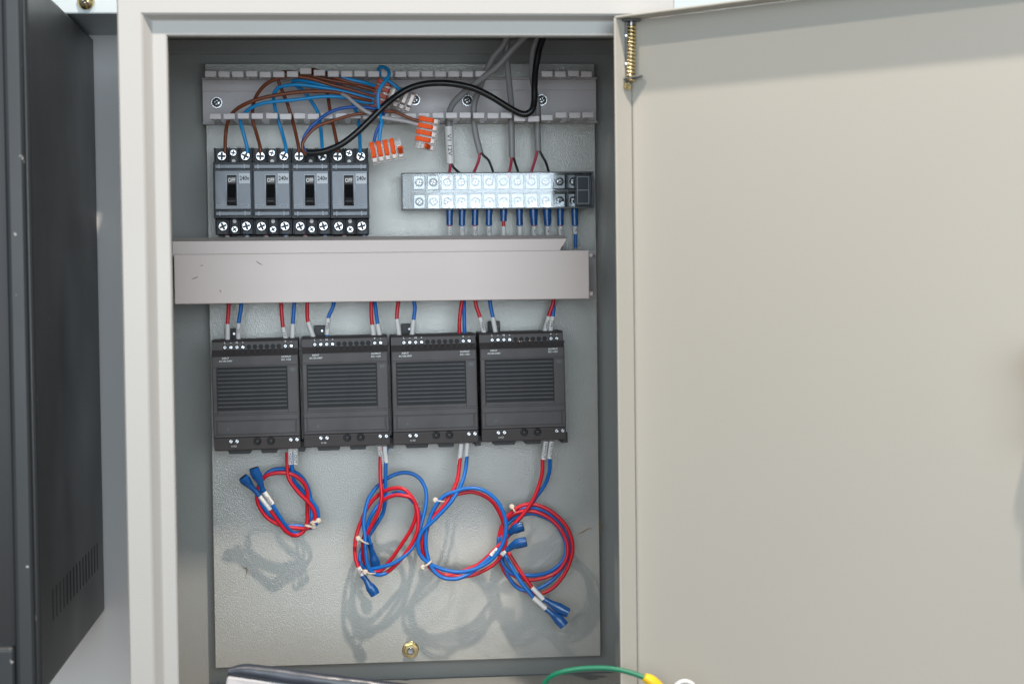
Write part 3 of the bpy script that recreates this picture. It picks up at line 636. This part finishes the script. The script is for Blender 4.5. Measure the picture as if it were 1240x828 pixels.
    for x in (.0385,.0505):
        mb=MB(); mb.lathe((x,yl+.0012,-Hh-.0032),(0,-1,0),[(.0034,0),(.0034,.0016),(.0030,.0020),(.0020,.0020),(.0014,.0008)],16); mb.build('round_socket','black',r,bevel=0,local=True)
    for x0,x1 in ((.0108,.0325),(.0400,.0560)):
        mb=MB(); mb.hexa([Vector((x0,-.034,-Hh-.0115)),Vector((x1,-.034,-Hh-.0115)),Vector((x1-.0015,-.034,-Hh-.0155)),Vector((x0+.0015,-.034,-Hh-.0155))],[Vector((x0,-.006,-Hh-.0115)),Vector((x1,-.006,-Hh-.0115)),Vector((x1-.0015,-.006,-Hh-.0155)),Vector((x0+.0015,-.006,-Hh-.0155))]); mb.build('rail_clip','psud',r,bevel=.0003,local=True)
    mb=MB(); mb.box(Wd-.002,Wd+.0035,-.032,-.006,-Hh-.0155,-Hh-.006); mb.build('side_latch','psud',r,bevel=.0003,local=True)
    mb=MB(); mb.box(.0110,.0220,-.012,-.006,.0135,.0235); tb_=mb.build('mounting_tab','black',r,bevel=.0005,local=True)
    mb=MB(); mb.lathe((.0182,-.0119,.0185),(0,-1,0),[(.0016,0),(.0016,.0006),(.0010,.0009)],12); mb.build('tab_screw','steel',tb_,local=True)
    return r
psu=make_psu('dark grey power supply with vent slats, leftmost of the four')
plab=['','second dark grey power supply from the left, above the tangled oval coil','third dark grey power supply from the left, above the wide round coil','dark grey power supply nearest the open door, rightmost with bright slats']
QL=-.1342
for i in range(4):
    o=psu if i==0 else copy_tree(psu)
    o.location=(QL+.0797*i,PY,-.0615+.0115*.0797*i+(0,.0006,.0002,.0004)[i]); o.rotation_euler=(0,-.0115,0)
    if i: o['label']=plab[i]
# strands of bare copper poking from one terminal of the rightmost supply
mb=MB()
for a,b in (((627,414),(631,419)),((633,413.5),(630,418)),((639,412.5),(643,417))): mb.tube([W(a[0],a[1],.041),W((a[0]+b[0])/2,a[1]-1,.043),W(b[0],b[1],.042)],.0007,6,4)
tag(mb.build('copper_strands','copper'),'stray copper strands sticking out of the rightmost power supply terminals','wire strands')

# ------------------------------------------------------------------ output coils
def zoomed(org,sc,pts): return [(org[0]+x/sc, org[1]+y/sc) for x,y in pts]
def hcurve(n,seed,h0,h1,amp,base): 
    out=[]
    for i in range(n):
        t_=i/(n-1)
        h=base+amp*math.sin(t_*2*math.pi*seed[0]+seed[1])
        if i<4: h=h0+(h-h0)*(i/4)
        if i>n-4: h=h1+(h-h1)*((n-1-i)/4)
        out.append(h)
    return out
def coil(label,org,sc,red,blue,hr,hb_,conns,sleeves,ties,tops_,extra_h=0):
    """red/blue: zoomed pixel paths, hr/hb_: (h0,h1,amp,base,seed)"""
    P0=W(*zoomed(org,sc,[red[0]])[0],.045)
    o=thing('wire_coil',P0,label,'coiled wires','coiled red and blue output wires')
    for path,hs,m in ((red,hr,'red'),(blue,hb_,'blue')):
        z=zoomed(org,sc,path); H=hcurve(len(z),hs[4],hs[0],hs[1],hs[2],hs[3])
        mb=MB(); mb.tube([W(a,b,h) for (a,b),h in zip(z,H)],.00178,10,6); mb.build(m+'_wire',m,o)
    for (a,b,ha,hb2,tx) in sleeves: mark([W(*a,ha),W(*b,hb2)],.0022,o,tx,.0030)
    for pts,h in conns:
        P=[W(a,b,hh) for (a,b),hh in zip(pts,h)]
        # barrel, neck, flat wide hood
        mb=MB(); mb.tube(P,[.0026,.0025,.0031,.0046,.0048,.0045],14,5,flat=(1,.62))
        # dark mouth
        d=(P[-1]-P[-2]).normalized(); c=mb.build('insulated_terminal','crimp',o,bevel=0)
        m2=MB(); m2.tube([P[-1]-d*.0004,P[-1]+d*.00025],.0034,12,1,flat=(1,.5)); m2.build('terminal_mouth','black',c)
    for (px,py,ang,h,L) in ties:
        mb=MB(); t_=math.radians(ang); c=W(px,py,h); ax=Vector((math.cos(t_),0,math.sin(t_))); nn=Vector((0,1,0)); pts=[]
        for k_ in range(17):
            q=2*math.pi*k_/16; pts.append(c+ax*math.cos(q)*L+nn*math.sin(q)*.0042)
        mb.tube(pts,.0012,6,0,flat=(.9,.6),cap=False)
        e=c+ax*(L+.0004); mb.lathe(e-Vector((0,-.0008,0)),(0,-1,0),[(.0016,0),(.0026,.0007),(.0026,.0028),(.0016,.0036)],8); mb.build('cable_tie','tie',o)
    return o
K=8.21; O=(285,555)
red1=[(515,-60),(515,55),(522,170),(560,250),(640,350),(730,440),(785,530),(785,620),(720,690),(600,690),(450,665),(320,590),(240,480),(215,390),(225,290),(265,215),(320,165),(420,142),(540,150),(630,195),(690,260),(715,340),(715,450),(715,560),(710,640),(680,720),(600,765),(510,730),(430,630),(340,500)]
blue1=[(560,-60),(562,60),(572,150),(590,230),(650,300),(740,400),(800,480),(823,560),(815,630),(750,690),(640,668),(520,665),(400,605),(310,520),(255,430),(240,300),(280,190),(350,125),(440,103),(560,120),(650,175),(710,260),(740,350),(755,450),(758,560),(740,660),(660,725),(570,735),(490,650),(430,560),(362,447)]
z1=lambda *p: zoomed(O,K,p)
coil('small round coil with two blue terminals pointing up left, under the leftmost supply',O,K,red1,blue1,(.036,.040,.004,.031,(2,.4)),(.036,.042,.004,.027,(2,1.2)),
 [(z1((240,370),(190,310),(150,270),(118,235),(95,210),(75,185)),[.042,.043,.044,.045,.046,.047]),(z1((285,330),(262,285),(245,230),(222,180),(200,140),(185,95)),[.044,.045,.047,.048,.049,.050])],
 [((351.5,541),(351.8,562),.0365,.036,'V1+OUT'),((357.5,541),(358.2,562),.0365,.036,'V1-OUT'),(z1((348,505))[0],z1((242,372))[0],.040,.042,None),(z1((368,452))[0],z1((287,332))[0],.042,.044,'V1-OUT')],
 [(374.5,636.5,-8,.034,.0036),(380.5,631.5,15,.035,.0036)],None)
K=4.87; O=(420,560)
red2=[(200,-90),(197,5),(198,100),(205,200),(185,290),(135,390),(100,470),(100,570),(140,635),(200,635),(260,570),(330,470),(385,380),(410,290),(390,215),(340,195),(280,192),(210,225),(150,300),(112,400),(95,480),(108,590),(150,650),(225,650),(310,580),(385,475),(420,375),(410,255),(350,165),(280,150),(200,180),(130,250),(82,350),(52,450),(48,540),(62,600),(85,645)]
blue2=[(235,-90),(230,10),(228,100),(227,200),(215,290),(170,370),(112,460),(78,540),(85,600),(130,625),(200,615),(280,590),(350,540),(405,470),(440,360),(467,240),(462,150),(420,85),(350,58),(270,75),(190,130),(130,210),(105,300),(100,370),(108,440),(112,520),(125,610),(170,658),(230,650),(300,590),(370,500),(422,400),(430,320),(405,250),(350,190),(290,178),(220,212),(160,285),(125,360),(128,430),(138,480)]
z2=lambda *p: zoomed(O,K,p)
coil('tangled oval coil with one blue terminal hanging below it',O,K,red2,blue2,(.036,.040,.006,.036,(3,.4)),(.036,.032,.006,.034,(3,2.2)),
 [(z2((90,662),(112,690),(125,712),(140,735),(155,755),(168,778)),[.039,.039,.039,.039,.039,.039]),(z2((136,478),(145,515),(155,545),(162,575),(168,600),(172,618)),[.030,.029,.028,.027,.026,.026])],
 [((459.5,540),(462,561),.0365,.036,'V2+OUT'),((466,540),(468,560),.0365,.036,None),(z2((68,615))[0],z2((92,662))[0],.040,.039,'V2')],
 [(440,655,150,.041,.0048),(448.5,693,170,.040,.0042)],None)
K=6.133; O=(500,575)
red3=[(352,-150),(345,-70),(335,10),(310,90),(255,190),(190,270),(120,350),(80,430),(68,520),(85,610),(130,690),(200,735),(300,750),(430,745),(540,700),(625,640),(680,540),(690,430),(660,320),(600,210),(520,150),(430,125),(340,140),(245,155),(182,215),(133,315),(102,425),(97,535),(114,640),(155,690),(215,738),(300,735),(400,700),(490,660),(570,590),(630,530),(680,480),(705,440)]
blue3=[(400,-150),(395,-70),(380,10),(350,90),(290,190),(220,270),(140,350),(75,410),(38,500),(50,580),(100,640),(200,692),(310,718),(400,712),(490,685),(580,630),(645,550),(685,460),(690,350),(650,230),(570,140),(480,100),(390,100),(320,120),(240,150),(180,210),(130,310),(100,420),(97,530),(120,640),(160,715),(230,763),(330,768),(430,725),(520,655),(590,590)]
z3=lambda *p: zoomed(O,K,p)
coil('wide round coil overlapping its right neighbour, under the third supply',O,K,red3,blue3,(.036,.034,.004,.042,(2,.4)),(.036,.041,.003,.048,(2,1.0)),
 [([(611.5,652),(615.5,647),(619,643.5),(623.5,640.5),(628,638.5),(633.5,637)],[.034,.034,.035,.036,.037,.038]),([(611,667),(616,664),(620,661),(625,658.5),(630,657),(637.5,655.5)],[.040,.041,.042,.043,.044,.045])],
 [((558.5,537),(556,562),.0365,.036,None),((566,536),(564.5,557),.0365,.036,None),(z3((580,600))[0],z3((630,548))[0],.043,.042,'V3'),((607,672),(611.5,667),.041,.040,None)],
 [(533,606,170,.044,.0040),(517.5,682.5,215,.045,.0044)],None)
K=4.87; O=(595,595)
red4=[(318,-290),(312,-230),(302,-185),(300,-120),(285,-50),(245,50),(190,130),(120,210),(72,290),(52,380),(72,460),(130,540),(210,590),(290,600),(370,560),(440,470),(476,370),(476,290),(440,200),(370,130),(290,85),(210,75),(140,105),(80,170),(46,260),(48,380),(80,450),(150,505),(220,520),(310,508),(390,470),(440,400),(450,320),(420,240),(360,170),(280,125),(200,114),(130,132),(85,175),(62,250),(80,320),(110,375),(170,470),(240,565)]
blue4=[(350,-290),(348,-230),(345,-190),(342,-120),(320,-50),(270,25),(205,115),(135,195),(85,275),(62,360),(82,460),(140,555),(205,582),(280,570),(360,520),(420,450),(457,360),(450,280),(400,190),(330,125),(250,97),(170,105),(100,160),(52,240),(42,330),(66,420),(120,480),(200,492),(280,490),(360,462),(425,400),(440,320),(410,235),(350,170),(250,130),(170,142),(100,185),(62,255),(68,340),(110,430),(180,540),(250,625)]
z4=lambda *p: zoomed(O,K,p)
coil('tight round coil with paired blue terminals at lower right, below the rightmost supply',O,K,red4,blue4,(.036,.036,.004,.030,(3,.4)),(.036,.038,.004,.027,(3,1.6)),
 [(z4((305,632),(330,645),(355,660),(390,680),(420,697),(455,715)),[.038,.039,.040,.041,.042,.043]),(z4((320,690),(345,708),(365,725),(388,745),(405,762),(430,790)),[.040,.041,.042,.043,.044,.045])],
 [((661,534),(658,556),.0365,.036,'V4+OUT'),((668,534),(665.5,555),.0365,.036,'V4-OUT'),(z4((240,565))[0],z4((308,634))[0],.036,.038,None),(z4((248,625))[0],z4((322,690))[0],.038,.040,None)],
 [(622,617,120,.028,.0030)],None)

# ------------------------------------------------------------------ dark cabinet at the left, wall rail
XF=at(120,400,WY-.004).x
lo,hi=-.3,.3
for _ in range(40):
    m_=(lo+hi)/2
    if at(40,400,m_).x>XF: lo=m_
    else: hi=m_
NY=(lo+hi)/2
bzb=at(126,741,WY-.004).z; bzt=at(113,46,WY-.004).z
dx=thing('wall_cabinet',(XF-.2,.1,bzb),'dark grey metal cabinet with side vent slots, cropped at the left edge','metal cabinet')
mb=MB(); mb.box(XF-.40,XF,NY+.004,WY-.002,bzb,bzt); mb.build('cabinet_body','boxd',dx,bevel=.004,seg=3)
xi=at(11,400,NY).x; zi=at(8,781,NY).z
mb=MB(); mb.box(xi,XF-.003,NY-.006,NY+.010,bzb+.004,bzt-.004); mb.box(XF-.40,xi,NY-.006,NY+.010,bzb+.004,zi); mb.build('front_bezel','boxf',dx,bevel=.004,seg=3)
mb=MB(); mb.box(XF-.39,xi+.001,NY+.002,NY+.010,zi-.001,bzt-.006); mb.build('front_glass','black',dx)
def side_pt(px,py):
    """point of the side face seen at a pixel"""
    d=_f+_r*((px-620)/F)+_u*((414-py)/F); t_=(XF-CAM.x)/d.x; return CAM+d*t_
pa=side_pt(64,722); pb=side_pt(118,681); hh=(side_pt(118,665).z-side_pt(118,698).z)/2; zc=(pa.z+pb.z)/2; mb=MB()
for i in range(15):
    y=pa.y+(pb.y-pa.y)*i/14; mb.box(XF-.001,XF+.0002,y-.0022,y+.0022,zc-hh,zc+hh)
mb.build('vent_slots','hole',dx)
rz=at(100,17,.21).z
mb=MB(); mb.box(-.60,.55,.21,WY-.001,rz,rz+.24); rl=thing('wall_rail',(-.4,.19,rz),'pale blue grey steel rail with a brass screw above the dark cabinet','steel rail'); mb.build('rail_body','rail',rl,bevel=.0015)  # rail's unseen upper part made taller to keep lamp light off the wall
mb=MB(); c=at(104,2,.2095); mb.lathe(c,(0,-1,0),[(.0075,0),(.0072,.002),(.005,.0042),(.002,.005)],18); o=mb.build('rail_screw','brass',rl); m2=MB(); slot(m2,(c.x,0,c.z),.006,35,c.y-.0052,.3); m2.build('recess_shade','black',o)

# ------------------------------------------------------------------ things lying at the bottom
ro=thing('film_roll',at(420,826,.03),'dark plastic film wrapped over a white sheet lying in the cabinet bottom','plastic film')
mb=MB(); mb.tube([at(276,813,.055),at(300,812,.055),at(360,820,.05),at(440,830,.045),at(540,842,.04),at(660,856,.035)],[.003,.0060,.0062,.0062,.006,.005],16,6,flat=(1,.9)); mb.build('film_edge','film',ro)
mb=MB(); A=[at(275,818,.052),at(520,848,.040),at(520,905,.036),at(258,905,.036)]; mb.hexa(A,[a+Vector((0,.006,0)) for a in A]); mb.build('white_sheet','paper',ro,bevel=.002)
P=[at(x,y,yy) for x,y,yy in ((650,850,-.02),(659,828,-.02),(672,816,-.025),(700,809.5,-.03),(735,808.5,-.035),(762,813.5,-.04),(784,822,-.045),(796,832,-.045))]
gw=thing('green_wire',P[0],'green earth wire with yellow sleeve arching across the bottom edge','wire')
mb=MB(); mb.tube(P,.0020,12,8); mb.build('insulation','green',gw)
mb=MB(); mb.tube([at(780,819,-.046),at(790,825,-.046),at(806,842,-.046)],[.0032,.0046,.0050],14,5); mb.build('yellow_sleeve','yellow',gw)
mb=MB(); c=at(829,838,-.08); pts=[c+Vector((math.cos(q)*.0085,0,math.sin(q)*.0085)) for q in [2*math.pi*i/24 for i in range(25)]]; mb.tube(pts,.0016,8,0); tag(mb.build('white_ring','sleeve'),'small white plastic ring just showing at the bottom edge by the door','ring')

# ------------------------------------------------------------------ light
wd=bpy.data.worlds.new('World'); S.world=wd; wd.use_nodes=True
bg=wd.node_tree.nodes['Background']; bg.inputs[1].default_value=.34
_n=wd.node_tree.nodes; _l=wd.node_tree.links.new; _tc=_n.new('ShaderNodeTexCoord'); _sp=_n.new('ShaderNodeSeparateXYZ'); _mr=_n.new('ShaderNodeMapRange'); _cr=_n.new('ShaderNodeMix'); _cr.data_type='RGBA'
_mr.inputs[1].default_value=-.35; _mr.inputs[2].default_value=.35
_cr.inputs[6].default_value=(.82,.66,.50,1); _cr.inputs[7].default_value=(.66,.84,1,1)      # the warm floor and the cool daylight of the room
_l(_tc.outputs['Generated'],_sp.inputs[0]); _l(_sp.outputs['Z'],_mr.inputs[0]); _l(_mr.outputs[0],_cr.inputs[0]); _l(_cr.outputs[2],bg.inputs[0])
def point(name,loc,p,col,rad):
    l=bpy.data.lights.new(name,'POINT'); l.energy=p; l.color=col; l.shadow_soft_size=rad
    o=bpy.data.objects.new(name,l); o.location=loc; COL.objects.link(o)
def area(name,loc,tgt,sx,sy,p,col,spread=180):
    l=bpy.data.lights.new(name,'AREA'); l.shape='RECTANGLE'; l.size=sx; l.size_y=sy; l.energy=p; l.color=col; l.spread=math.radians(spread)
    o=bpy.data.objects.new(name,l); o.location=loc; o.rotation_euler=(Vector(tgt)-Vector(loc)).to_track_quat('-Z','Y').to_euler(); COL.objects.link(o)
point('ceiling_lamp',(.36,-.9,1.65),195,(1,.87,.755),.034)
point('ceiling_lamp',(-.87,-.9,1.65),74,(1,.88,.77),.034)
area('window_light',(.235,-3.0,.30),(0,.15,.1),.39,.42,3.4,(.72,.87,1))
area('room_light',(.0,-2.5,.24),(0,.15,.0),2.5,1.3,55,(.82,.925,1))
S.view_settings.view_transform='Standard'; S.view_settings.look='None'; S.view_settings.gamma=1; S.view_settings.exposure=0
S.view_settings.use_curve_mapping=False
S.cycles.max_bounces=10; S.cycles.transparent_max_bounces=12
